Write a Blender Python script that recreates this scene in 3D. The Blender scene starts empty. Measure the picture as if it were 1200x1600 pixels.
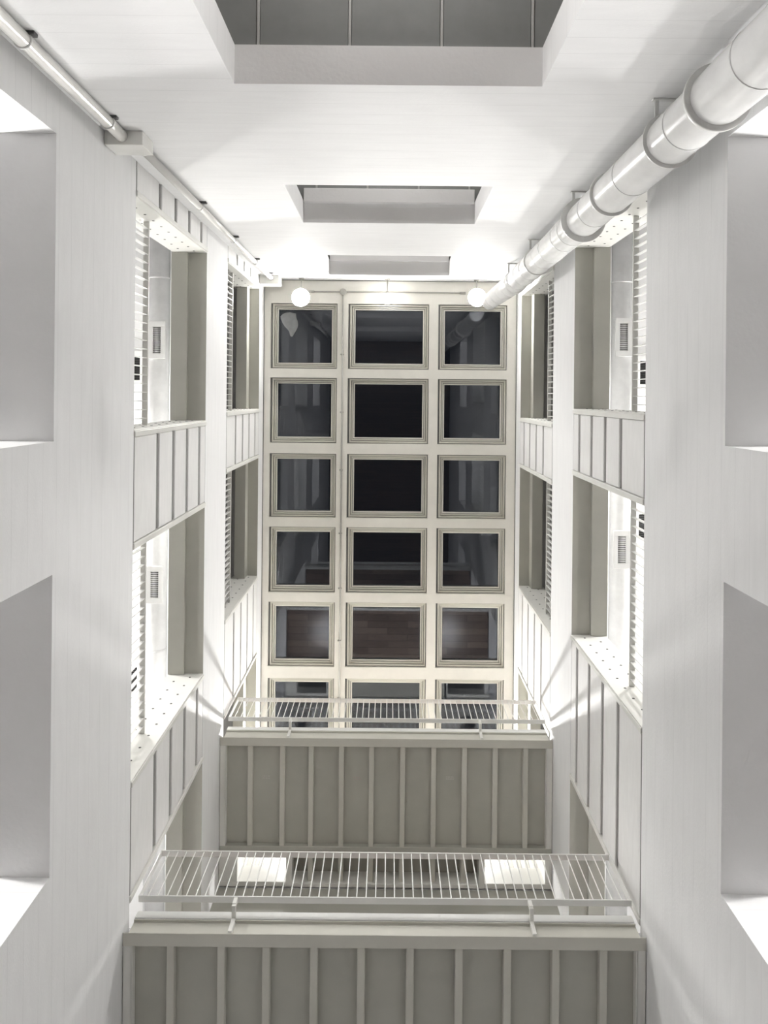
import bpy, math, random
from mathutils import Vector

random.seed(4)
S = bpy.context.scene
COL = S.collection
ZO = 1.2            # height of the lens above the floor; builders below use heights measured from the lens

# ------------------------------------------------------------------ camera
THETA = 0.0095
cam_d = bpy.data.cameras.new("camera")
cam = bpy.data.objects.new("camera", cam_d)
COL.objects.link(cam)
cam.location = (0, 0, ZO)
cam.rotation_euler = (math.pi, 0, -THETA)
cam_d.sensor_fit = 'VERTICAL'
cam_d.sensor_height = 36.0
cam_d.sensor_width = 27.0
cam_d.lens = 27.0
cam_d.shift_x = -9 / 1600
cam_d.shift_y = -181 / 1600
cam_d.clip_start = 0.05
S.camera = cam

# ------------------------------------------------------------------ world (night) and exposure
w = bpy.data.worlds.new("night")
S.world = w
w.use_nodes = True
bg = w.node_tree.nodes["Background"]
bg.inputs[0].default_value = (0.55, 0.62, 0.80, 1)
bg.inputs[1].default_value = 0.012
S.view_settings.view_transform = 'Standard'
S.view_settings.look = 'None'
S.view_settings.gamma = 1.0
S.view_settings.use_curve_mapping = False
S.view_settings.exposure = -0.02

L_FLOOD = 1100.0      # the two strong globes of each lamp row
L_FAR = 2600.0        # the strong globes at the footbridge end
L_MID = 28.0         # the weaker globe between them
L_COR3 = 430.0        # corridor lamps, upper storey
L_COR2 = 350.0        # corridor lamps, lower storey
L_ROOM_FILL = 170.0       # unseen globes added behind the end wall to brighten its window reveals
L_FILL3 = 80.0       # unseen tubes added in the middle corridors to brighten ducts and ceilings

# ------------------------------------------------------------------ materials
def new_mat(name):
    m = bpy.data.materials.new(name)
    m.use_nodes = True
    nt = m.node_tree
    b = nt.nodes["Principled BSDF"]
    return m, nt, b

def paint(name, col, rough=0.6, var=0.05, scale=3.0, stretch=(1, 1, 1), bump=0.0, bscale=60.0, metallic=0.0, lines=None):
    m, nt, b = new_mat(name)
    N, L = nt.nodes, nt.links
    tc = N.new("ShaderNodeTexCoord")
    geo = N.new("ShaderNodeNewGeometry")
    mp = N.new("ShaderNodeMapping")
    mp.inputs["Scale"].default_value = stretch
    L.new(geo.outputs["Position"], mp.inputs["Vector"])
    nz = N.new("ShaderNodeTexNoise")
    nz.inputs["Scale"].default_value = scale
    nz.inputs["Detail"].default_value = 6
    nz.inputs["Roughness"].default_value = 0.6
    L.new(mp.outputs[0], nz.inputs["Vector"])
    rp = N.new("ShaderNodeMapRange")
    rp.inputs["From Min"].default_value = 0.3
    rp.inputs["From Max"].default_value = 0.7
    rp.inputs["To Min"].default_value = 1 - var
    rp.inputs["To Max"].default_value = 1 + var * 0.4
    L.new(nz.outputs["Fac"], rp.inputs["Value"])
    fac = rp.outputs[0]
    if lines:
        period, width, depth = lines
        sx = N.new("ShaderNodeSeparateXYZ")
        L.new(geo.outputs["Position"], sx.inputs[0])
        dv = N.new("ShaderNodeMath"); dv.operation = 'DIVIDE'; dv.inputs[1].default_value = period
        L.new(sx.outputs[2], dv.inputs[0])
        fr = N.new("ShaderNodeMath"); fr.operation = 'FRACT'
        L.new(dv.outputs[0], fr.inputs[0])
        lt = N.new("ShaderNodeMath"); lt.operation = 'LESS_THAN'; lt.inputs[1].default_value = width / period
        L.new(fr.outputs[0], lt.inputs[0])
        n2 = N.new("ShaderNodeTexNoise"); n2.inputs["Scale"].default_value = 1.7
        L.new(geo.outputs["Position"], n2.inputs["Vector"])
        ml = N.new("ShaderNodeMath"); ml.operation = 'MULTIPLY'
        L.new(lt.outputs[0], ml.inputs[0]); L.new(n2.outputs["Fac"], ml.inputs[1])
        m2 = N.new("ShaderNodeMath"); m2.operation = 'MULTIPLY_ADD'
        m2.inputs[1].default_value = -depth; m2.inputs[2].default_value = 1.0
        L.new(ml.outputs[0], m2.inputs[0])
        m3 = N.new("ShaderNodeMath"); m3.operation = 'MULTIPLY'
        L.new(fac, m3.inputs[0]); L.new(m2.outputs[0], m3.inputs[1])
        fac = m3.outputs[0]
    mx = N.new("ShaderNodeVectorMath"); mx.operation = 'SCALE'
    mx.inputs[0].default_value = col
    L.new(fac, mx.inputs["Scale"])
    L.new(mx.outputs[0], b.inputs["Base Color"])
    b.inputs["Roughness"].default_value = rough
    b.inputs["Metallic"].default_value = metallic
    if bump:
        nb = N.new("ShaderNodeTexNoise"); nb.inputs["Scale"].default_value = bscale
        nb.inputs["Detail"].default_value = 4
        L.new(mp.outputs[0], nb.inputs["Vector"])
        bp = N.new("ShaderNodeBump"); bp.inputs["Strength"].default_value = bump
        bp.inputs["Distance"].default_value = 0.02
        L.new(nb.outputs["Fac"], bp.inputs["Height"])
        L.new(bp.outputs[0], b.inputs["Normal"])
    return m

def emit(name, col, strength):
    m, nt, b = new_mat(name)
    b.inputs["Base Color"].default_value = (*col, 1)
    b.inputs["Emission Color"].default_value = (*col, 1)
    b.inputs["Emission Strength"].default_value = strength
    return m

M = {}
M['concrete'] = paint("white_concrete", (0.80, 0.80, 0.80), 0.75, 0.035, 2.2, (1, 1, 5), 0.12, 30, lines=(0.21, 0.006, 0.16))
M['clad'] = paint("white_cladding", (0.80, 0.795, 0.785), 0.5, 0.05, 4, (1, 1, 4))
M['cream'] = paint("cream_paint", (0.79, 0.77, 0.71), 0.5, 0.05, 3.5)
M['putty'] = paint("putty_metal_paint", (0.42, 0.415, 0.37), 0.5, 0.06, 3.0, bump=0.03)
M['batten'] = paint("batten_paint", (0.55, 0.54, 0.485), 0.5, 0.05, 3.0)
M['putty_light'] = paint("pale_metal_paint", (0.74, 0.735, 0.70), 0.45, 0.05, 3.0)
M['mark'] = paint("pale_mark", (0.55, 0.55, 0.52), 0.7, 0.1, 30.0)
M['mark_red'] = paint("red_mark", (0.46, 0.38, 0.35), 0.7, 0.1, 30.0)
M['white'] = paint("gloss_white_metal", (0.80, 0.80, 0.78), 0.3, 0.03, 5.0)
M['plaster'] = paint("white_plaster", (0.82, 0.82, 0.81), 0.8, 0.03, 2.0)
M['outer'] = paint("grey_corridor_paint", (0.26, 0.257, 0.26), 0.8, 0.04, 2.0)
M['carpet'] = paint("dark_grey_carpet", (0.125, 0.118, 0.114), 0.9, 0.1, 20.0)
M['tile'] = paint("grey_ceiling_board", (0.22, 0.226, 0.222), 0.8, 0.08, 6.0)
M['tbar'] = paint("grey_tee_bar", (0.45, 0.45, 0.44), 0.5, 0.05, 6.0)
M['sash'] = paint("grey_cream_sash", (0.60, 0.585, 0.52), 0.45, 0.04, 4.0)
M['galv'] = paint("painted_duct_sheet", (0.82, 0.82, 0.81), 0.24, 0.10, 5.0, (1, 1, 0.6), 0.05, 9)
M['ring'] = paint("grey_flange_steel", (0.68, 0.68, 0.66), 0.4, 0.15, 8.0)
M['pipe'] = paint("white_pipe_gloss", (0.78, 0.775, 0.74), 0.22, 0.05, 5.0)
M['dark'] = paint("dark_steel", (0.06, 0.06, 0.06), 0.5, 0.1, 8.0)
M['groove'] = paint("dark_seal_and_shade", (0.14, 0.14, 0.135), 0.8, 0.1, 8.0)  # seals and screws, and the strips that stand for shadow lines
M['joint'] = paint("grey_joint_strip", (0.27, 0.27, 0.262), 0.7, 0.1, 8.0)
M['conduit'] = paint("grey_conduit", (0.36, 0.35, 0.32), 0.5, 0.1, 8.0)
M['black'] = paint("black_void", (0.02, 0.02, 0.02), 0.8, 0.1, 8.0)
M['flood'] = emit("lamp_glow_strong", (1.0, 0.985, 0.96), L_FLOOD)
M['far'] = emit("lamp_glow_strongest", (1.0, 0.985, 0.96), L_FAR)
M['mid'] = emit("lamp_glow_soft", (1.0, 0.98, 0.94), L_MID)
M['tube3'] = emit("tube_glow_upper", (1.0, 0.985, 0.96), L_COR3)
M['tube2'] = emit("tube_glow_lower", (1.0, 0.985, 0.97), L_COR2)
M['fill3'] = emit("tube_glow_fill", (1.0, 0.985, 0.96), L_FILL3)
M['room_fill'] = emit("room_fill_glow", (1.0, 0.98, 0.95), L_ROOM_FILL)
M['film'] = paint("grey_film_scrap", (0.20, 0.205, 0.21), 0.7, 0.15, 9.0)

def wood_mat(name, c1, c2, row=0.11):
    m, nt, b = new_mat(name)
    N, L = nt.nodes, nt.links
    geo = N.new("ShaderNodeNewGeometry")
    mp = N.new("ShaderNodeMapping")
    L.new(geo.outputs["Position"], mp.inputs["Vector"])
    br = N.new("ShaderNodeTexBrick")
    br.inputs["Scale"].default_value = 1.0
    br.inputs["Brick Width"].default_value = 0.9
    br.inputs["Row Height"].default_value = row
    br.inputs["Mortar Size"].default_value = 0.004
    br.inputs["Color1"].default_value = (*c1, 1)
    br.inputs["Color2"].default_value = (*c2, 1)
    br.inputs["Mortar"].default_value = (0.02, 0.015, 0.01, 1)
    L.new(mp.outputs[0], br.inputs["Vector"])
    mp2 = N.new("ShaderNodeMapping"); mp2.inputs["Scale"].default_value = (2, 30, 2)
    L.new(geo.outputs["Position"], mp2.inputs["Vector"])
    nz = N.new("ShaderNodeTexNoise"); nz.inputs["Scale"].default_value = 2.0; nz.inputs["Detail"].default_value = 5
    L.new(mp2.outputs[0], nz.inputs["Vector"])
    mr = N.new("ShaderNodeMapRange"); mr.inputs["To Min"].default_value = 0.55; mr.inputs["To Max"].default_value = 1.3
    L.new(nz.outputs["Fac"], mr.inputs["Value"])
    vm = N.new("ShaderNodeVectorMath"); vm.operation = 'SCALE'
    L.new(br.outputs["Color"], vm.inputs[0]); L.new(mr.outputs[0], vm.inputs["Scale"])
    L.new(vm.outputs[0], b.inputs["Base Color"])
    b.inputs["Roughness"].default_value = 0.22
    return m
M['wood'] = wood_mat("dark_plank_floor", (0.10, 0.055, 0.035), (0.17, 0.10, 0.065))
M['deck'] = wood_mat("brown_plank_deck", (0.33, 0.25, 0.20), (0.13, 0.09, 0.07), 0.15)

def glass_mat():
    m, nt, b = new_mat("skylight_glass")
    N, L = nt.nodes, nt.links
    out = N["Material Output"]
    N.remove(b)
    fr = N.new("ShaderNodeFresnel"); fr.inputs["IOR"].default_value = 1.48
    gl = N.new("ShaderNodeBsdfGlossy"); gl.inputs["Roughness"].default_value = 0.0
    gl.inputs["Color"].default_value = (0.93, 0.94, 1.0, 1)
    tr = N.new("ShaderNodeBsdfTransparent"); tr.inputs["Color"].default_value = (0.90, 0.93, 0.95, 1)
    mx = N.new("ShaderNodeMixShader")
    L.new(fr.outputs[0], mx.inputs[0]); L.new(tr.outputs[0], mx.inputs[1]); L.new(gl.outputs[0], mx.inputs[2])
    L.new(mx.outputs[0], out.inputs["Surface"])
    return m
M['glass'] = glass_mat()

# ------------------------------------------------------------------ mesh helpers
class MB:
    def __init__(self):
        self.v, self.f, self.s = [], [], []
    def quad(self, pts, smooth=False):
        n = len(self.v)
        self.v += [tuple(p) for p in pts]
        self.f.append(tuple(range(n, n + len(pts)))); self.s.append(smooth)
        return self
    def box(self, x0, x1, y0, y1, z0, z1):
        x0, x1 = min(x0, x1), max(x0, x1); y0, y1 = min(y0, y1), max(y0, y1); z0, z1 = min(z0, z1), max(z0, z1)
        n = len(self.v)
        self.v += [(x0, y0, z0), (x1, y0, z0), (x1, y1, z0), (x0, y1, z0), (x0, y0, z1), (x1, y0, z1), (x1, y1, z1), (x0, y1, z1)]
        for q in ((0, 3, 2, 1), (4, 5, 6, 7), (0, 1, 5, 4), (1, 2, 6, 5), (2, 3, 7, 6), (3, 0, 4, 7)):
            self.f.append(tuple(n + i for i in q)); self.s.append(False)
        return self
    def cbox(self, x0, x1, y0, y1, z0, z1, c=0.004):
        """box with chamfered edges"""
        x0, x1 = min(x0, x1), max(x0, x1); y0, y1 = min(y0, y1), max(y0, y1); z0, z1 = min(z0, z1), max(z0, z1)
        c = min(c, (x1 - x0) / 3, (y1 - y0) / 3, (z1 - z0) / 3)
        lo, hi = (x0, y0, z0), (x1, y1, z1)
        n = len(self.v); idx = {}
        for i in range(8):
            sgn = [(i >> k) & 1 for k in range(3)]
            for ax in range(3):
                p = []
                for k in range(3):
                    base = hi[k] if sgn[k] else lo[k]
                    if k != ax: base += -c if sgn[k] else c
                    p.append(base)
                idx[(i, ax)] = len(self.v); self.v.append(tuple(p))
        ctr = Vector(((x0 + x1) / 2, (y0 + y1) / 2, (z0 + z1) / 2))
        def add(ids):
            P = [Vector(self.v[i]) for i in ids]
            nrm = (P[1] - P[0]).cross(P[2] - P[0])
            mid = sum(P, Vector()) / len(P)
            if nrm.dot(mid - ctr) < 0: ids = ids[::-1]
            self.f.append(tuple(ids)); self.s.append(False)
        for ax in range(3):
            a, b2 = [k for k in range(3) if k != ax]
            for sd in (0, 1):
                cs = [(sd << ax) | (p << a) | (q << b2) for p, q in ((0, 0), (1, 0), (1, 1), (0, 1))]
                add([idx[(i, ax)] for i in cs])
            for p in (0, 1):
                for q in (0, 1):
                    i0 = (p << a) | (q << b2); i1 = i0 | (1 << ax)
                    add([idx[(i0, a)], idx[(i1, a)], idx[(i1, b2)], idx[(i0, b2)]])
        for i in range(8):
            add([idx[(i, 0)], idx[(i, 1)], idx[(i, 2)]])
        return self
    def tube(self, pts, rad, seg=16, caps=True):
        pts = [Vector(p) for p in pts]
        if not isinstance(rad, (list, tuple)): rad = [rad] * len(pts)
        n0 = len(self.v)
        t0 = (pts[1] - pts[0]).normalized()
        ref = Vector((1, 0, 0)) if abs(t0.x) < 0.8 else Vector((0, 1, 0))
        u = (ref - t0 * ref.dot(t0)).normalized()
        for i, p in enumerate(pts):
            if i == 0: t = t0
            elif i == len(pts) - 1: t = (pts[i] - pts[i - 1]).normalized()
            else: t = ((pts[i + 1] - p).normalized() + (p - pts[i - 1]).normalized()).normalized()
            u = (u - t * u.dot(t)).normalized(); vv = t.cross(u)
            for k in range(seg):
                a = 2 * math.pi * k / seg
                self.v.append(tuple(p + (u * math.cos(a) + vv * math.sin(a)) * rad[i]))
        for i in range(len(pts) - 1):
            for k in range(seg):
                a, b2 = n0 + i * seg + k, n0 + i * seg + (k + 1) % seg
                self.f.append((a, b2, b2 + seg, a + seg)); self.s.append(True)
        if caps:
            self.f.append(tuple(n0 + k for k in range(seg))[::-1]); self.s.append(False)
            e = n0 + (len(pts) - 1) * seg
            self.f.append(tuple(e + k for k in range(seg))); self.s.append(False)
        return self
    def lathe(self, c, prof, seg=24, axis='z'):
        """prof = [(r, h)] turned about an axis through c"""
        n0 = len(self.v)
        for r, h in prof:
            for k in range(seg):
                a = 2 * math.pi * k / seg
                p, q = r * math.cos(a), r * math.sin(a)
                d = {'z': (p, q, h), 'y': (q, h, p), 'x': (h, p, q)}[axis]
                self.v.append((c[0] + d[0], c[1] + d[1], c[2] + d[2]))
        for i in range(len(prof) - 1):
            for k in range(seg):
                a, b2 = n0 + i * seg + k, n0 + i * seg + (k + 1) % seg
                self.f.append((a, b2, b2 + seg, a + seg)); self.s.append(True)
        return self
    def ring(self, cx, cy, z0, z1, r0, r1, seg=32):
        return self.lathe((cx, cy, 0), [(r0, z0), (r1, z0), (r1, z1), (r0, z1), (r0, z0)], seg)
    def mesh(self, name, mat, origin):
        me = bpy.data.meshes.new(name)
        me.from_pydata([(a - origin[0], b - origin[1], c - origin[2]) for a, b, c in self.v], [], self.f)
        me.polygons.foreach_set("use_smooth", self.s)
        if mat is not None: me.materials.append(M[mat] if isinstance(mat, str) else mat)
        me.update()
        return me
    def base(self):
        xs, ys, zs = zip(*self.v)
        return ((min(xs) + max(xs)) / 2, (min(ys) + max(ys)) / 2, min(zs))
    def build(self, name, mat, parent=None, origin=None):
        o = origin or self.base()
        return place(name, self.mesh(name, mat, o), o, parent)

WORLD = {}
def place(name, me, loc, parent=None):
    """link an object whose origin is loc (heights from the lens)"""
    ob = bpy.data.objects.new(name, me)
    COL.objects.link(ob)
    WORLD[ob.name] = Vector(loc)
    if parent is not None:
        ob.parent = parent
        ob.location = Vector(loc) - WORLD[parent.name]
    else:
        ob.location = Vector(loc) + Vector((0, 0, ZO))
    return ob

def empty(name, loc):
    o = place(name, None, loc)
    o.empty_display_size = 0.1
    return o

def tag(o, label=None, cat=None, group=None, kind=None):
    if label: o["label"] = label
    if cat: o["category"] = cat
    if group: o["group"] = group
    if kind: o["kind"] = kind
    return o

def struct(o, label, cat):
    return tag(o, label, cat, kind="structure")

def grid_wall(mb, us, vs, holes, t0, t1, mp):
    """a slab over the grid us x vs with rectangular holes; mp(u, v, t) gives the point"""
    us = sorted(set(round(u, 4) for u in us + [h[0] for h in holes] + [h[1] for h in holes] if us[0] <= u <= us[-1]))
    vs = sorted(set(round(v, 4) for v in vs + [h[2] for h in holes] + [h[3] for h in holes] if vs[0] <= v <= vs[-1]))
    nu, nv = len(us) - 1, len(vs) - 1
    def solid(i, j):
        if i < 0 or j < 0 or i >= nu or j >= nv: return False
        u, v = (us[i] + us[i + 1]) / 2, (vs[j] + vs[j + 1]) / 2
        return not any(h[0] < u < h[1] and h[2] < v < h[3] for h in holes)
    for i in range(nu):
        for j in range(nv):
            if not solid(i, j): continue
            a, b, c, d = us[i], us[i + 1], vs[j], vs[j + 1]
            mb.quad([mp(a, c, t0), mp(b, c, t0), mp(b, d, t0), mp(a, d, t0)])
            mb.quad([mp(a, c, t1), mp(a, d, t1), mp(b, d, t1), mp(b, c, t1)])
            if not solid(i - 1, j): mb.quad([mp(a, c, t0), mp(a, d, t0), mp(a, d, t1), mp(a, c, t1)])
            if not solid(i + 1, j): mb.quad([mp(b, c, t0), mp(b, c, t1), mp(b, d, t1), mp(b, d, t0)])
            if not solid(i, j - 1): mb.quad([mp(a, c, t0), mp(a, c, t1), mp(b, c, t1), mp(b, c, t0)])
            if not solid(i, j + 1): mb.quad([mp(a, d, t0), mp(b, d, t0), mp(b, d, t1), mp(a, d, t1)])
    return mb

# ------------------------------------------------------------------ dimensions (metres; heights from the lens)
WX = 2.30                     # half width of the court
YB, YF = -2.10, 6.80          # back and front walls of the court
ZC = 13.97                    # underside of the roof
FL = [3.02, 6.91, 10.82]      # storey floors
HEAD = [5.262, 9.60, 13.50]   # heads of the side openings
GND = -ZO
OPEN = {
    'left': [[(-1.78, .332), (1.246, 3.32), (4.58, 6.72)], [(-1.78, .337), (1.40, 3.50), (4.58, 6.72)], [(-1.876, .255), (1.10, 3.19), (4.58, 6.72)]],
    'right': [[(-1.80, .32), (1.25, 3.39), (4.70, 6.72)], [(-1.89, .147), (.955, 2.97), (4.74, 6.72)], [(-1.80, .37), (1.215, 3.32), (4.79, 6.72)]],
}
SG = {'left': -1, 'right': 1}

# ------------------------------------------------------------------ floor and roof
fl = MB().box(-5.2, 5.2, -5.2, 7.4, GND - 0.2, GND).build("floor", 'wood')
struct(fl, "dark brown plank floor at the foot of the white light court", "floor")

COLS = [(-2.177, -.966), (-.768, .704), (.873, 2.126)]
ROWS = [(-1.676, -.489), (-.321, .866), (1.059, 2.22), (2.393, 3.585), (3.76, 4.936), (5.145, 6.33)]
holes = [(c[0], c[1], r[0], r[1]) for c in COLS for r in ROWS]
mb = grid_wall(MB(), [-WX - .4, WX + .4], [YB - .3, YF + .3], holes, ZC, ZC + 0.36, lambda u, v, t: (u, v, t))
roof = mb.build("ceiling", 'cream')
struct(roof, "cream painted roof grid holding the dark skylight panes", "ceiling")

# ------------------------------------------------------------------ skylight windows
def frame_ring(mb, x0, x1, y0, y1, wd, z0, z1):
    mb.cbox(x0, x1, y0, y0 + wd, z0, z1, .003); mb.cbox(x0, x1, y1 - wd, y1, z0, z1, .003)
    mb.cbox(x0, x0 + wd, y0 + wd, y1 - wd, z0, z1, .003); mb.cbox(x1 - wd, x1, y0 + wd, y1 - wd, z0, z1, .003)
colw = ["column on the pipe side", "middle column", "column on the duct side"]
roww = ["first row, beside the globe lamps", "second row from the globe lamps", "third row from the globe lamps", "fourth row from the globe lamps", "fifth row from the globe lamps", "last row, above the upper railing"]
n = 0
for j, (y0, y1) in enumerate(ROWS):
    for i, (x0, x1) in enumerate(COLS):
        n += 1
        e = empty("window_%d" % n, ((x0 + x1) / 2, (y0 + y1) / 2, ZC + .04))
        struct(e, "dark skylight pane in a stepped cream frame, %s, %s" % (colw[i], roww[j]), "window")
        X0, X1, Y0, Y1 = x0 + .034, x1 - .014, y0 + .014, y1 - .014
        m0 = MB(); frame_ring(m0, x0 + .002, x1 - .002, y0 + .002, y1 - .002, .032, ZC + .05, ZC + .22)
        frame_ring(m0, x0 + .034, x1 - .034, y0 + .034, y1 - .034, .075, ZC + .125, ZC + .22)
        m0.build("gap_seal", 'groove', e)
        m1 = MB(); frame_ring(m1, X0, X1, Y0, Y1, .028, ZC + .04, ZC + .2)
        m1.build("outer_frame", 'sash', e)
        m2 = MB(); frame_ring(m2, X0 + .037, X1 - .037, Y0 + .037, Y1 - .037, .026, ZC + .075, ZC + .2)
        m2.build("inner_frame", 'sash', e)
        m3 = MB(); frame_ring(m3, X0 + .071, X1 - .071, Y0 + .071, Y1 - .071, .020, ZC + .10, ZC + .2)
        m3.build("glazing_bead", 'cream', e)
        MB().box(X0 + .085, X1 - .085, Y0 + .085, Y1 - .085, ZC + .15, ZC + .162).build("glass_pane", 'glass', e)

# ------------------------------------------------------------------ side walls
def side_wall(side):
    s = SG[side]
    ops = OPEN[side]
    hol = []
    clads = []
    for k in range(3):
        sill = FL[k]
        for (a, b) in ops[k]:
            hol.append((a, b, sill, HEAD[k]))
        if k > 0:
            o = ops[k]
            for a, b in ((YB, o[0][0]), (o[0][1], o[1][0]), (o[1][1], o[2][0])):
                clads.append((k, a, b))
    mp = lambda u, v, t: (s * t, u, v)
    mb = MB()
    grid_wall(mb, [YB - .3, YF + .3], [GND, ZC + .36], hol, WX + .06, WX + .40, mp)
    grid_wall(mb, [YB, YF], [GND, ZC], hol + [(a, b, FL[k], HEAD[k]) for k, a, b in clads], WX, WX + .06, mp)
    wall = mb.build("wall_" + side, 'concrete')
    struct(wall, "tall white side wall with two columns of openings, below the %s" % ("thin white pipe" if s < 0 else "fat round duct"), "wall")
    # cladding boards between the openings, a recessed joint between each two
    for k, a, b in clads:
        js = [7.65, 8.205, 8.755, 9.315] if k == 1 else [11.50, 12.05, 12.60, 13.15]
        zs = [FL[k] + .032] + js + [HEAD[k] + .0]
        for q in range(len(zs) - 1):
            z0 = zs[q] + (0.052 if q else 0.0); z1 = zs[q + 1] - (0.052 if q < len(zs) - 2 else 0.0)
            ya, yb = a + (.055 if a > YB else .0), b - .055
            MB().cbox(s * (WX + .002), s * (WX + .059), ya, yb, z0, z1, .006).build("cladding_board", 'clad', wall)
        for (y, d) in ((a, 1), (b, -1)):
            if y == YB: continue
            t = MB()
            t.cbox(s * (WX - .014), s * (WX + .06), y, y + d * .05, FL[k] + .005, HEAD[k] - .002, .004)
            t.build("edge_trim", 'putty_light', wall)
        MB().box(s * (WX + .003), s * (WX + .05), a, b, FL[k], FL[k] + .03).build("shade_strip", 'groove', wall)  # dark strip standing for the shadow line at the cladding's foot
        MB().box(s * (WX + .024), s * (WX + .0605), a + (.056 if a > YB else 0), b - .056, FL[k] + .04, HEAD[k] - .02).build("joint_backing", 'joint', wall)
    # reveals of the two upper storeys: jamb plates with screws, stepped lintel
    for k in (1, 2):
        for (a, b) in ops[k]:
            for (y, d) in ((a, 1), (b, -1)):
                if y > 6.5: continue
                p = MB().cbox(s * (WX - .004), s * (WX + .42), y, y + d * .012, FL[k] + .004, HEAD[k] - .002, .003).build("jamb_plate", 'putty_light', wall)
                sc = MB()
                zz = FL[k] + .12; r = 0
                while zz < HEAD[k] - .1:
                    for xx in (WX + .13, WX + .29):
                        zq = zz + (.13 if xx > WX + .2 else 0)
                        if zq < HEAD[k] - .06:
                            sc.lathe((s * xx, y + d * .012, zq), [(0.0005, d * .004), (.012, d * .004), (.014, 0)], 8, 'y')
                    zz += .27
                tag(sc.build("screw_heads", 'groove', p), kind="stuff")
            if k == 1: xs, zb = (WX + .225, WX + .43), HEAD[k] - .06
            else: xs, zb = (WX + .175, WX + .36), HEAD[k] - .24
            MB().cbox(s * xs[0], s * xs[1], a + .013, b - .013, zb, HEAD[k] + .01, .004).build("lintel_beam", 'putty', wall)
            MB().box(s * (WX + .0), s * xs[0], a + .013, b - .013, HEAD[k] - .006, HEAD[k] + .0).build("lintel_plate", 'putty', wall)
    return wall
wl = side_wall('left')
wr = side_wall('right')

# ------------------------------------------------------------------ back wall (beyond the top of the picture's lamps) with three windows, rooms behind
XC, XH = -.03, 1.04
BZ = [(3.42, 5.185), (7.66, 9.33), (11.48, 13.33)]
hol = [(XC - XH, XC + XH, a, b) for a, b in BZ]
mb = grid_wall(MB(), [-WX - .06, WX + .06], [GND, ZC + .36], hol, YB, YB - .265, lambda u, v, t: (u, t, v))
wb = mb.build("wall_back", 'concrete')
struct(wb, "white end wall with three stacked window openings, between pipe and duct", "wall")
for k in (1, 2):
    MB().cbox(XC - XH + .01, XC + XH - .01, YB - .235, YB - .40, BZ[k][1] - .075, BZ[k][1] + .12, .004).build("inner_lintel", 'concrete', wb)
lv = ["lowest", "middle", "highest"]
for k, (a, b) in enumerate(BZ):
    zc = b + .035
    c = MB().box(-2.7, 2.7, YB - .265, -5.0, zc + .05, zc + .25).build("ceiling", 'plaster')
    struct(c, "dark grey boarded room ceiling behind the %s window opening" % lv[k], "ceiling")
    js = [-.917 - .622 * 2, -.917 - .622, -.917, -.295, .330, .948, .948 + .622, .948 + 1.244]
    for q in range(len(js) - 1):
        MB().cbox(js[q] + .011, js[q + 1] - .011, YB - .27, -4.98, zc, zc + .05, .004).build("ceiling_board", 'tile', c)
    for x in js:
        MB().cbox(x - .009, x + .009, YB - .27, -4.98, zc - .006, zc + .05, .002).build("tee_bar", 'tbar', c)
    f = MB().box(-2.7, 2.7, YB - .265, -5.0, FL[k] - .25, FL[k]).build("floor", 'wood')
    struct(f, "plank floor of the room behind the %s window opening" % lv[k], "floor")
r = MB().box(-2.7, 2.7, -5.0, -5.2, GND, ZC + .4).build("wall_room", 'plaster')
struct(r, "plain white far wall of the rooms behind the window openings", "wall")

# ------------------------------------------------------------------ front wall with ribs (seen through the gap behind the upper footbridge)
mb = MB().box(-WX, WX, YF, YF + .3, GND, ZC)
wf = mb.build("wall_front", 'concrete')
struct(wf, "white end wall beyond the footbridges", "wall")
MB().box(-WX, WX, YF - .015, YF, 8.6, 10.56).build("wall_panel", 'putty', wf)
x = -2.2
while x < 2.25:
    MB().cbox(x - .03, x + .03, YF - .02, YF + .01, 10.9, 11.55, .004).build("wall_rib", 'batten', wf)
    MB().cbox(x - .03, x + .03, YF - .02, YF + .01, 11.72, 13.6, .004).build("wall_rib", 'batten', wf)
    x += .115

n = 0  # dark strips laid in for the contact shadow where walls meet the roof
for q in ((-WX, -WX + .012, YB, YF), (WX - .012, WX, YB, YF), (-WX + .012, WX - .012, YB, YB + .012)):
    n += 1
    struct(MB().box(q[0], q[1], q[2], q[3], ZC - .016, ZC).build("trim_%d" % n, 'groove'), "thin dark strip for the shadow line where roof grid meets the %s" % ["pipe-side wall", "duct-side wall", "end wall"][n - 1], "trim")

# ------------------------------------------------------------------ corridors along both sides
for side, s in SG.items():
    nm = {'left': "pipe", 'right': "duct"}[side]
    for k, z in enumerate(FL):
        top = z
        bot = [2.6, 5.75, 10.2][k]
        f = MB().box(s * (WX + .40), s * 5.0, YB - .3, YF + .3, bot + .02, top).build("floor", 'carpet')
        struct(f, "dark grey floor of the %s corridor on the %s side" % (["lower", "middle", "upper"][k], nm), "floor")
        c = MB().box(s * (WX + .40), s * 5.0, YB - .3, YF + .3, bot, bot + .02).build("ceiling", 'plaster')
        struct(c, "white plaster ceiling under the %s floor on the %s side" % (["lower", "middle", "upper"][k], nm), "ceiling")
    c = MB().box(s * (WX + .40), s * 5.0, YB - .3, YF + .3, 13.55, 13.85).build("ceiling", 'tbar')
    struct(c, "grey ceiling of the dim top corridor on the %s side" % nm, "ceiling")
    o = MB().box(s * 5.0, s * 5.2, YB - .5, YF + .5, GND, ZC + .3)
    o.box(s * (WX + .4), s * 5.0, YB - .5, YB - .3, GND, ZC + .3)
    o.box(s * (WX + .4), s * 5.0, YF + .3, YF + .5, GND, ZC + .3)
    o = o.build("wall_outer_" + side, 'outer')
    struct(o, "plain grey outer wall of the corridors on the %s side" % nm, "wall")

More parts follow.
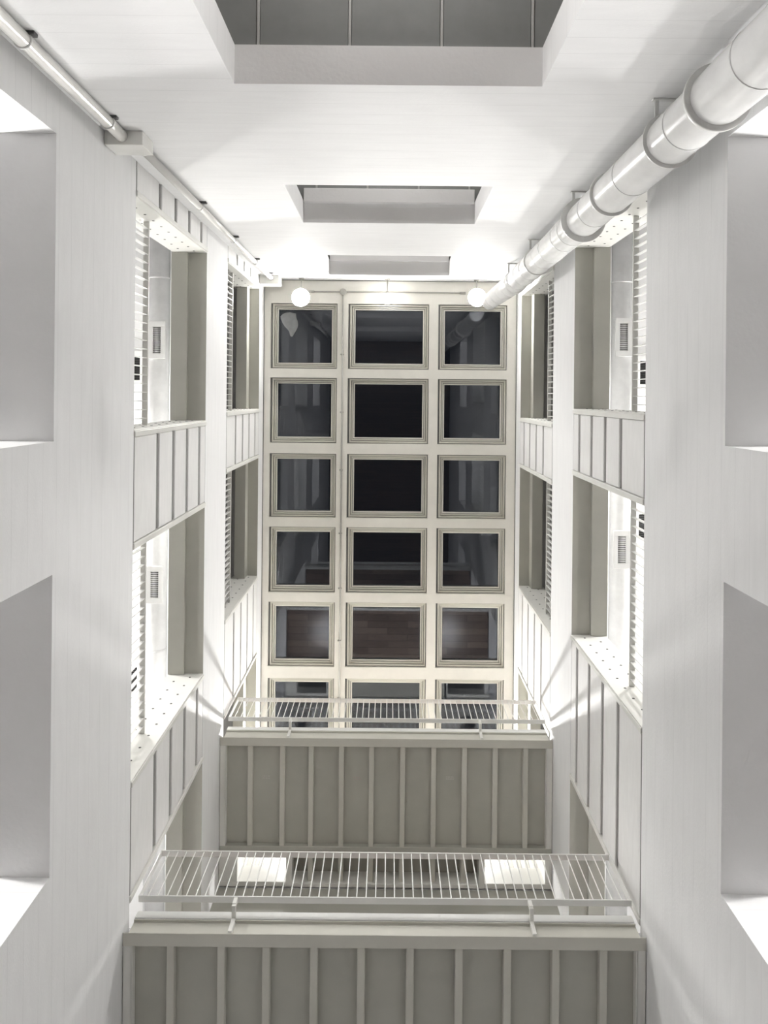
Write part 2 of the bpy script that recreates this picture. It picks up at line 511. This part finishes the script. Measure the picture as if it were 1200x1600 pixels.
# ------------------------------------------------------------------ footbridges
BATX = [-1.88, -1.435, -1.04, -.62, -.205, .225, .655, 1.08, 1.505, 1.925]
NB = 52
def footbridge(zu, zf, label, which):
    y0, y1 = 4.73, 6.32
    e = empty("footbridge", (0, (y0 + y1) / 2, zu))
    tag(e, label, "footbridge", "footbridges across the light court")
    MB().box(-2.26, 2.26, y0 + .09, y1 - .06, zu + .10, zf - .02).build("core", 'putty', e)
    MB().box(-2.28, 2.28, y0 + .09, y1, zf - .02, zf + .015).build("deck", 'deck', e)
    xs = [-2.215] + BATX + [2.215]
    for i in range(len(xs) - 1):
        a = xs[i] + (.034 if i else 0); b = xs[i + 1] - (.034 if i < len(xs) - 2 else 0)
        MB().box(a, b, y0 + .10, y1 - .10, zu + .075, zu + .10).build("soffit_panel", 'putty', e)
    me = MB().cbox(-.034, .034, y0 + .10, y1 - .06, zu + .002, zu + .09, .005)
    bm = me.mesh("batten", 'batten', (0, (y0 + y1) / 2, zu))
    for x in BATX:
        place("batten", bm, (x, (y0 + y1) / 2, zu), e)
    # front edge: channel with two flanges, toe board above
    ch = MB().cbox(-2.255, 2.255, y0 + .018, y0 + .03, zu, zf, .003)
    ch.cbox(-2.295, 2.295, y0 - .005, y0 + .11, zu - .014, zu, .003)
    ch.cbox(-2.255, 2.255, y0 - .006, y0 + .03, zf - .010, zf, .003)
    ch.build("edge_channel", 'batten', e)
    MB().box(-2.255, 2.255, y0 + .01, y0 + .028, zf, zf + .014).build("shade_strip", 'groove', e)  # dark strip for the gap shadow under the toe board
    MB().cbox(-2.255, 2.255, y0 - .008, y0 + .006, zf + .014, zf + .105, .003).build("toe_board", 'white', e)
    MB().cbox(-2.29, 2.29, y1 - .10, y1, zu - .01, zf - .02, .005).build("far_beam", 'putty', e)
    for s in (-1, 1):
        sd = MB().cbox(s * 2.215, s * 2.293, y0 + .085, y1, zu - .008, zu + .012, .003)
        sd.cbox(s * 2.21, s * 2.225, y0 + .085, y1, zu - .008, zu + .12, .003)
        sd.build("side_angle", 'putty_light', e)
    # guard rail hung in front of the channel
    yr0, yr1 = 4.585, 4.645
    zb, zt = zf + .12, zf + .80
    XR = 2.255
    r = MB().cbox(-XR, XR, yr0, yr1, zt, zt + .014, .003).cbox(-XR, XR, yr0, yr1, zb - .014, zb, .003)
    for s in (-1, 1):
        r.cbox(s * XR, s * (XR - .012), yr0, yr1, zb, zt, .003)
    r = r.build("guard_rail", 'white', e)
    bm = MB().tube([(0, 0, 0), (0, 0, zt - zb)], .0056, 8, False).mesh("baluster", 'white', (0, 0, 0))
    for i in range(1, NB):
        x = -XR + 2 * XR * i / NB
        place("baluster", bm, (x, yr0 + .012, zb), r)
    for x in (-1.36, 1.32):
        b = MB()
        b.cbox(x - .018, x + .018, y0 + .006, y0 + .018, zu + .002, zf - .012, .002)
        b.cbox(x - .018, x + .018, yr1 - .05, y0 + .0, zf - .02 + .012, zf + .02, .003)
        b.cbox(x - .018, x + .018, yr1 - .055, yr1 - .02, zf + .02, zb - .014, .003)
        b.cbox(x - .018, x + .018, y0 - .022, y0 - .01, zu + .0, zf + .02, .003)
        b.build("rail_bracket", 'putty_light', e)
    return e
b2 = footbridge(10.60, 10.82, "upper footbridge with white guard rail, crossing just under the skylight's last row", 2)
b1 = footbridge(6.74, 6.91, "lower footbridge with white guard rail and ribbed soffit, nearest overhead", 1)
for q, (x, y) in enumerate(((-1.667, 5.29), (-.40, 5.30), (.886, 5.28))):
    mk = MB()
    for r_ in range(2):
        for c_ in range(5):
            xx = x - .05 + c_ * .022 + random.uniform(-.003, .003)
            mk.box(xx, xx + random.uniform(.010, .017), y + r_ * .028, y + r_ * .028 + .011, 10.6735, 10.676)
    tag(mk.build("faint_marks", 'mark_red' if q == 1 else 'mark', b2), "faint %s stencil marks" % ("reddish" if q == 1 else "pale"), kind="stuff")
# ribbed landing recess between the upper footbridge and the end wall
e = empty("landing_soffit", (0, 6.56, 10.62))
tag(e, "recessed dark ribbed landing soffit behind the upper footbridge, seen through the lower rail", "soffit")
MB().box(-1.33, 1.33, 6.325, 6.775, 10.86, 10.95).build("recess_panel", 'putty', e)
for s in (-1, 1):
    MB().cbox(s * 1.29, s * 1.37, 6.325, 6.775, 10.58, 10.95, .005).build("side_beam", 'putty_light', e)
for s in (-1, 1):
    MB().cbox(s * 1.37, s * 2.295, 6.705, 6.775, 10.58, 10.95, .005).build("far_beam", 'putty_light', e)
    MB().cbox(s * 1.37, s * 2.295, 6.325, 6.365, 10.58, 10.95, .005).build("near_beam", 'putty', e)
    MB().cbox(s * (2.04 if s < 0 else 2.2), s * 2.295, 6.365, 6.705, 10.58, 10.95, .005).build("end_beam", 'putty_light', e)
MB().cbox(-1.29, 1.29, 6.72, 6.775, 10.58, 10.86, .005).build("far_beam", 'putty_light', e)
for x in BATX[2:-2]:
    if abs(x) < 1.2:
        MB().cbox(x - .034, x + .034, 6.325, 6.72, 10.62, 10.86, .005).build("batten", 'batten', e)

# ------------------------------------------------------------------ balcony railings in the side openings
def balcony(side, k, a, b, label):
    s = SG[side]
    xr = 2.515 if k == 1 else 2.452
    e = empty("balcony_railing", (s * xr, (a + b) / 2, FL[k]))
    tag(e, label, "railing", "flat bar railings in the side openings")
    zt = FL[k] + .97
    MB().cbox(s * (xr - .03), s * (xr + .03), a + .014, b - .014, zt, zt + .02, .004).build("handrail", 'putty_light', e)
    MB().cbox(s * (xr - .02), s * (xr + .02), a + .014, b - .014, FL[k] + .05, FL[k] + .065, .003).build("bottom_rail", 'white', e)
    bm = MB().cbox(-.022, .022, -.004, .004, 0, .97, .001).mesh("baluster", 'white', (0, 0, 0))
    n = int(round((b - a) / .0865))
    for i in range(1, n):
        place("baluster", bm, (s * xr, a + (b - a) * i / n, FL[k]), e)
for side in ('left', 'right'):
    for k in (1, 2):
        for q in (0, 1):
            a, b = OPEN[side][k][q]
            lb = "white flat bar railing in the %s opening %s, %s wall" % (
                "lower" if k == 1 else "upper",
                "beside the end wall" if q == 0 else "beside the footbridge",
                "pipe-side" if side == 'left' else "duct-side")
            balcony(side, k, a, b, lb)

# ------------------------------------------------------------------ corridor air ducts with grilles (middle storey)
def grille(parent, cx, y0, y1, z, s):
    g = MB()
    w_, h = .105, (y1 - y0)
    yy0, yy1 = y0 - .07, y1 + .07
    g.cbox(cx - w_, cx + w_, yy0, y0, z - .012, z + .03, .003); g.cbox(cx - w_, cx + w_, y1, yy1, z - .012, z + .03, .003)
    g.cbox(cx - w_, cx - .05, y0, y1, z - .012, z + .03, .003); g.cbox(cx + .05, cx + w_, y0, y1, z - .012, z + .03, .003)
    g = g.build("vent_grille", 'white', parent)
    MB().box(cx - .052, cx + .052, y0 - .002, y1 + .002, z + .02, z + .028).build("vent_opening", 'black', g)
    n = 13
    sm = MB().box(-.05, .05, -.0035, .0035, 0, .016).mesh("vent_slat", 'dark', (0, 0, 0))
    for i in range(n):
        place("vent_slat", sm, (cx, y0 + (y1 - y0) * (i + .5) / n, z), g)
DG = {'left': [(-.86, -.52), (2.27, 2.61)], 'right': [(-.96, -.61), (1.76, 2.11)]}
CG = {'left': [(-.50, -.18), (3.62, 3.95)], 'right': [(-.50, -.19), (1.53, 1.85), (3.7, 4.0)]}
for side, s in SG.items():
    e = empty("air_duct", (s * 3.0, 2.3, 9.82))
    nm = "pipe-side" if s < 0 else "duct-side"
    tag(e, "round pale corridor air duct with black grilles behind the %s middle openings" % nm, "duct", "corridor air ducts")
    MB().tube([(s * 3.0, YB - .25, 9.96), (s * 3.0, YF + .25, 9.96)], .135, 28).build("duct_body", 'galv', e)
    for y in (-1.5, .9, 3.3, 5.2):
        t = MB().lathe((s * 3.0, y, 9.96), [(.135, -.012), (.139, -.012), (.139, .012), (.135, .012)], 28, 'y')
        t.build("duct_band", 'galv', e)
    for y0, y1 in DG[side]:
        grille(e, s * 2.985, y0, y1, 9.822, s)
    for i, (y0, y1) in enumerate(CG[side]):
        v = empty("ceiling_vent", (s * 3.36, (y0 + y1) / 2, 10.17))
        tag(v, "small white ceiling vent with black slots seen through the %s balusters, %s along" % (nm, ["first", "second", "third"][i]), "vent", "ceiling vents")
        grille(v, s * 3.36, y0, y1, 10.172, s)

# ------------------------------------------------------------------ lamps
def corridor_lamp(x, y, zc, drop, mat, label):
    """pendant globe on a short stem under a corridor ceiling"""
    z = zc - drop
    e = empty("pendant_lamp", (x, y, z - .12))
    tag(e, label, "lamp", "pendant globes in the corridors")
    MB().lathe((x, y, zc), [(.0005, -.03), (.05, -.03), (.06, 0)], 16).build("ceiling_rose", 'white', e)
    MB().tube([(x, y, z + .10), (x, y, zc - .02)], .01, 8).build("stem", 'white', e)
    MB().tube([(x, y, z + .08), (x, y, z + .14)], [.05, .03], 14).build("holder", 'conduit', e)
    r = .12
    prof = [(max(.0005, r * math.sin(math.pi * i / 10)), -r * math.cos(math.pi * i / 10)) for i in range(11)]
    MB().lathe((x, y, z), prof, 20).build("globe", mat, e)
yn = ["between the two openings", "by the footbridges"]
for side, s in SG.items():
    nm = "pipe-side" if s < 0 else "duct-side"
    for i, y in enumerate((1.05, 4.9)):
        corridor_lamp(s * 4.0, y, 10.2, .32, 'tube3', "white pendant globe in the middle %s corridor, %s" % (nm, yn[i]))
        corridor_lamp(s * 4.0, y, 5.75, .22, 'tube2', "white pendant globe in the lower %s corridor, %s" % (nm, yn[i]))
    corridor_lamp(s * 4.2, -1.1, 5.75, .14, 'tube2', "white pendant globe in the lower %s corridor, near the end wall" % nm)

def wall_lamp(x, y, z, s, label):  # added fill light, out of view, for the corridor duct and ceiling
    e = empty("wall_lamp", (x, y, z - .06))
    tag(e, label, "lamp", "added fill tubes in the middle corridors")
    MB().cbox(x, x - s * .04, y - .75, y + .75, z - .05, z + .05, .005).build("housing", 'white', e)
    MB().tube([(x - s * .075, y - .72, z), (x - s * .075, y + .72, z)], .035, 16).build("tube", 'fill3', e)
for side, s in SG.items():
    nm = "pipe-side" if s < 0 else "duct-side"
    for i, y in enumerate((-.8, 2.2, 5.2)):
        wall_lamp(s * 5.0, y, 8.75, s, "added fill tube, out of view in the middle %s corridor, %s" % (nm, ["near the end wall", "half way along", "by the footbridges"][i]))
for k, (a, b) in enumerate(BZ):  # out-of-view fill lamps, added to lift the window soffits and room ceilings
    corridor_lamp(0, -3.9, b + .08, .65, 'room_fill', "added fill globe, out of view in the room behind the %s window opening" % lv[k])

def globe_lamp(x, y, s, strong, label, group, glow='flood'):
    """wall bracket lamp: arm from the end wall, holder, glowing globe"""
    yw = YB if s > 0 else YF
    z = 13.68
    e = empty("globe_lamp", (x, y, z - .12))
    tag(e, label, "lamp", group)
    MB().lathe((x, yw, z + .08), [(.0005, s * .02), (.045, s * .02), (.05, 0)], 20, 'y').build("wall_plate", 'conduit', e)
    MB().tube([(x, yw + s * .01, z + .08), (x, y - s * .10, z + .08), (x, y - s * .05, z + .06)], .012, 12).build("arm", 'conduit', e)
    MB().tube([(x, y - s * .13, z + .085), (x, y - s * .045, z + .03)], [.03, .048], 16).build("holder", 'conduit', e)
    r = .085 if strong else .095
    if strong:
        MB().lathe((x, y, z), [(.0005, .105), (.05, .105), (.10, .085), (.160, .0), (.164, -.028), (.158, -.028), (.154, .0), (.095, .078), (.05, .096), (.0005, .097)], 28).build("reflector_shade", 'white', e)
    prof = [(max(.0005, r * math.sin(math.pi * i / 12)), -r * math.cos(math.pi * i / 12)) for i in range(13)]
    MB().lathe((x, y, z), prof, 24).build("globe", glow if strong else 'mid', e)
globe_lamp(-1.60, -1.74, 1, True, "brightest globe lamp above the pane with the pale scrap", "globe lamps on the end wall")
globe_lamp(-.06, -1.735, 1, False, "middle round globe lamp on a short grey arm", "globe lamps on the end wall")
globe_lamp(1.535, -1.77, 1, True, "bright globe lamp beside the end of the round duct", "globe lamps on the end wall")
for x in (-1.60, 1.535):
    globe_lamp(x, 6.22, -1, True, "globe lamp hidden above the upper footbridge, " + ("pipe side" if x < 0 else "duct side"), "globe lamps above the footbridge", 'far')

# ------------------------------------------------------------------ conduit on the roof grid
e = empty("electric_conduit", (-.865, -1.886, ZC - .03))
tag(e, "thin grey electric conduit with round junction box running along the skylight grid", "conduit")
MB().tube([(-1.46, -1.886, ZC - .016), (1.33, -1.886, ZC - .016)], .012, 10).build("cross_run", 'conduit', e)
MB().tube([(-.865, -1.886, ZC - .016), (-.865, 6.5, ZC - .016)], .014, 10).build("long_run", 'conduit', e)
MB().lathe((-.865, -1.886, ZC), [(.0005, -.045), (.055, -.045), (.062, -.035), (.062, 0)], 20).build("junction_box", 'conduit', e)
for y in (-.75, .3, 1.35, 2.5, 3.5, 4.45, 5.5):
    MB().cbox(-.905, -.84, y - .012, y + .012, ZC - .034, ZC - .002, .003).build("clip", 'conduit', e)
for x in (-1.44, 1.31):
    MB().tube([(x - .05, -1.886, ZC - .016), (x + .05, -1.886, ZC - .016)], .022, 10).build("coupling", 'conduit', e)

# ------------------------------------------------------------------ pale scrap on the first pane
pts = [(290, 560), (312, 535), (345, 518), (400, 512), (470, 525), (476, 580), (492, 620), (496, 655), (488, 695), (465, 740), (445, 770), (432, 795), (418, 798), (402, 785), (395, 755), (382, 722), (340, 680), (312, 635), (296, 595)]
P = []
for a, b in pts:
    px, py = 400 + a / 7.5 - 609, 420 + b / 7.5 - 619
    X, Y = px + THETA * py, py - THETA * px
    P.append((X * 14.14 / 1200, Y * 14.14 / 1200))
zq = ZC + .134
cx = sum(p[0] for p in P) / len(P); cy = sum(p[1] for p in P) / len(P)
mb = MB()
nP = len(P)
def zw(i, t): return zq + .006 * t * (1 + math.sin(i * 1.9)) + (.002)
lay = []
for h in (0, .003):
    base = len(mb.v)
    mb.v.append((cx, cy, zq + h + .003))
    for ringk in (.5, 1.0):
        for i, (a, b) in enumerate(P):
            mb.v.append((cx + (a - cx) * ringk, cy + (b - cy) * ringk, zw(i, ringk) + h))
    lay.append(base)
    for i in range(nP):
        j = (i + 1) % nP
        t1 = (base, base + 1 + i, base + 1 + j); t2 = (base + 1 + i, base + 1 + nP + i, base + 1 + nP + j, base + 1 + j)
        for t in (t1, t2):
            mb.f.append(t if h else t[::-1]); mb.s.append(True)
for i in range(nP):
    j = (i + 1) % nP
    a0, b0 = lay
    mb.f.append((a0 + 1 + nP + i, b0 + 1 + nP + i, b0 + 1 + nP + j, a0 + 1 + nP + j)); mb.s.append(False)
tag(mb.build("film_scrap", 'film'), "pale teardrop shaped scrap lying on the first skylight pane", "scrap")

# ------------------------------------------------------------------ big round duct in the corner
DX, DY, DR = 1.95, -1.81, .172
e = empty("ventilation_duct", (DX, DY, GND))
tag(e, "fat round white ventilation duct with flanges climbing the corner", "duct")
path = [(DX, DY, z) for z in (GND, 3.0, 6.0, 9.0, 11.2, 11.7)]
MB().tube(path, DR, 40).build("duct_body", 'galv', e)
bend = [(DX, DY, 11.7), (1.935, -1.80, 12.0), (1.90, -1.775, 12.3), (1.85, -1.74, 12.55), (1.79, -1.70, 12.78), (1.73, -1.655, 12.98), (1.68, -1.615, 13.14)]
MB().tube(bend, [DR, .17, .165, .158, .15, .14, .13], 40).build("duct_elbow", 'galv', e)
for i in range(1, 6):
    p, q = Vector(bend[i]), Vector(bend[i + 1])
    d = (q - p).normalized()
    rr = [.17, .165, .158, .15, .14][i - 1]
    MB().tube([p - d * .006, p + d * .006], rr + .004, 40).build("elbow_seam", 'galv', e)
for z, r1, h in ((3.55, .20, .03), (4.59, .205, .035), (5.37, .196, .022), (6.80, .196, .03), (7.80, .228, .022), (10.2, .188, .03), (12.05, .186, .02)):
    MB().ring(DX, DY, z, z + h, DR - .02, r1, 40).build("flange", 'ring', e)
for z in (4.05, 5.05, 6.2, 7.35, 8.25, 8.6, 9.3, 9.75, 10.7, 11.2):
    MB().ring(DX, DY, z, z + .012, DR - .02, DR + .004, 40).build("seam_band", 'galv', e)
for z, r1 in ((5.37, .196), (7.80, .228), (10.2, .188), (12.05, .186)):
    h = MB()
    x0 = DX - .10
    h.cbox(x0 - .014, x0 + .014, YB + .004, DY - .12, z + .002, z + .014, .002)
    h.cbox(DX + .10 - .014, DX + .10 + .014, YB + .004, DY - .12, z + .002, z + .014, .002)
    h.cbox(DX - .13, DX + .13, YB, YB + .012, z - .012, z + .03, .002)
    h.build("hanger", 'ring', e)

# ------------------------------------------------------------------ thin pipe with boxes in the other corner
e = empty("wall_pipe", (-2.15, -2.05, GND))
tag(e, "thin glossy white pipe with dark clips running up the corner to two boxes", "pipe")
MB().tube([(-2.155, -2.055, GND), (-2.155, -2.055, 6.14)], .048, 20).build("lower_pipe", 'pipe', e)
MB().tube([(-2.09, -2.045, 6.40), (-2.09, -2.045, 13.45)], .035, 18).build("upper_pipe", 'pipe', e)
MB().tube([(-2.09, -2.045, 6.40), (-2.09, -2.045, 6.47)], .044, 18).build("pipe_socket", 'pipe', e)
for z, x, r in ((3.2, -2.155, .05), (4.46, -2.155, .05), (5.80, -2.155, .05), (8.36, -2.09, .037), (10.15, -2.09, .037), (11.8, -2.09, .037), (13.15, -2.09, .037)):
    y = -2.055 if x < -2.1 else -2.045
    c = MB().ring(x, y, z, z + .018, r - .01, r + .006, 20)
    c.build("clip_ring", 'ring', e)
    MB().cbox(x - .005, x + .075, YB, YB + .022, z - .012, z + .04, .003).build("clip_foot", 'dark', e)
bx = MB().cbox(-2.297, -1.99, YB + .002, -1.985, 6.126, 6.40, .004).build("junction_box", 'pipe', e)
bx = MB().cbox(-2.297, -1.955, YB + .002, -1.94, 13.42, 13.80, .004).build("junction_box", 'pipe', e)
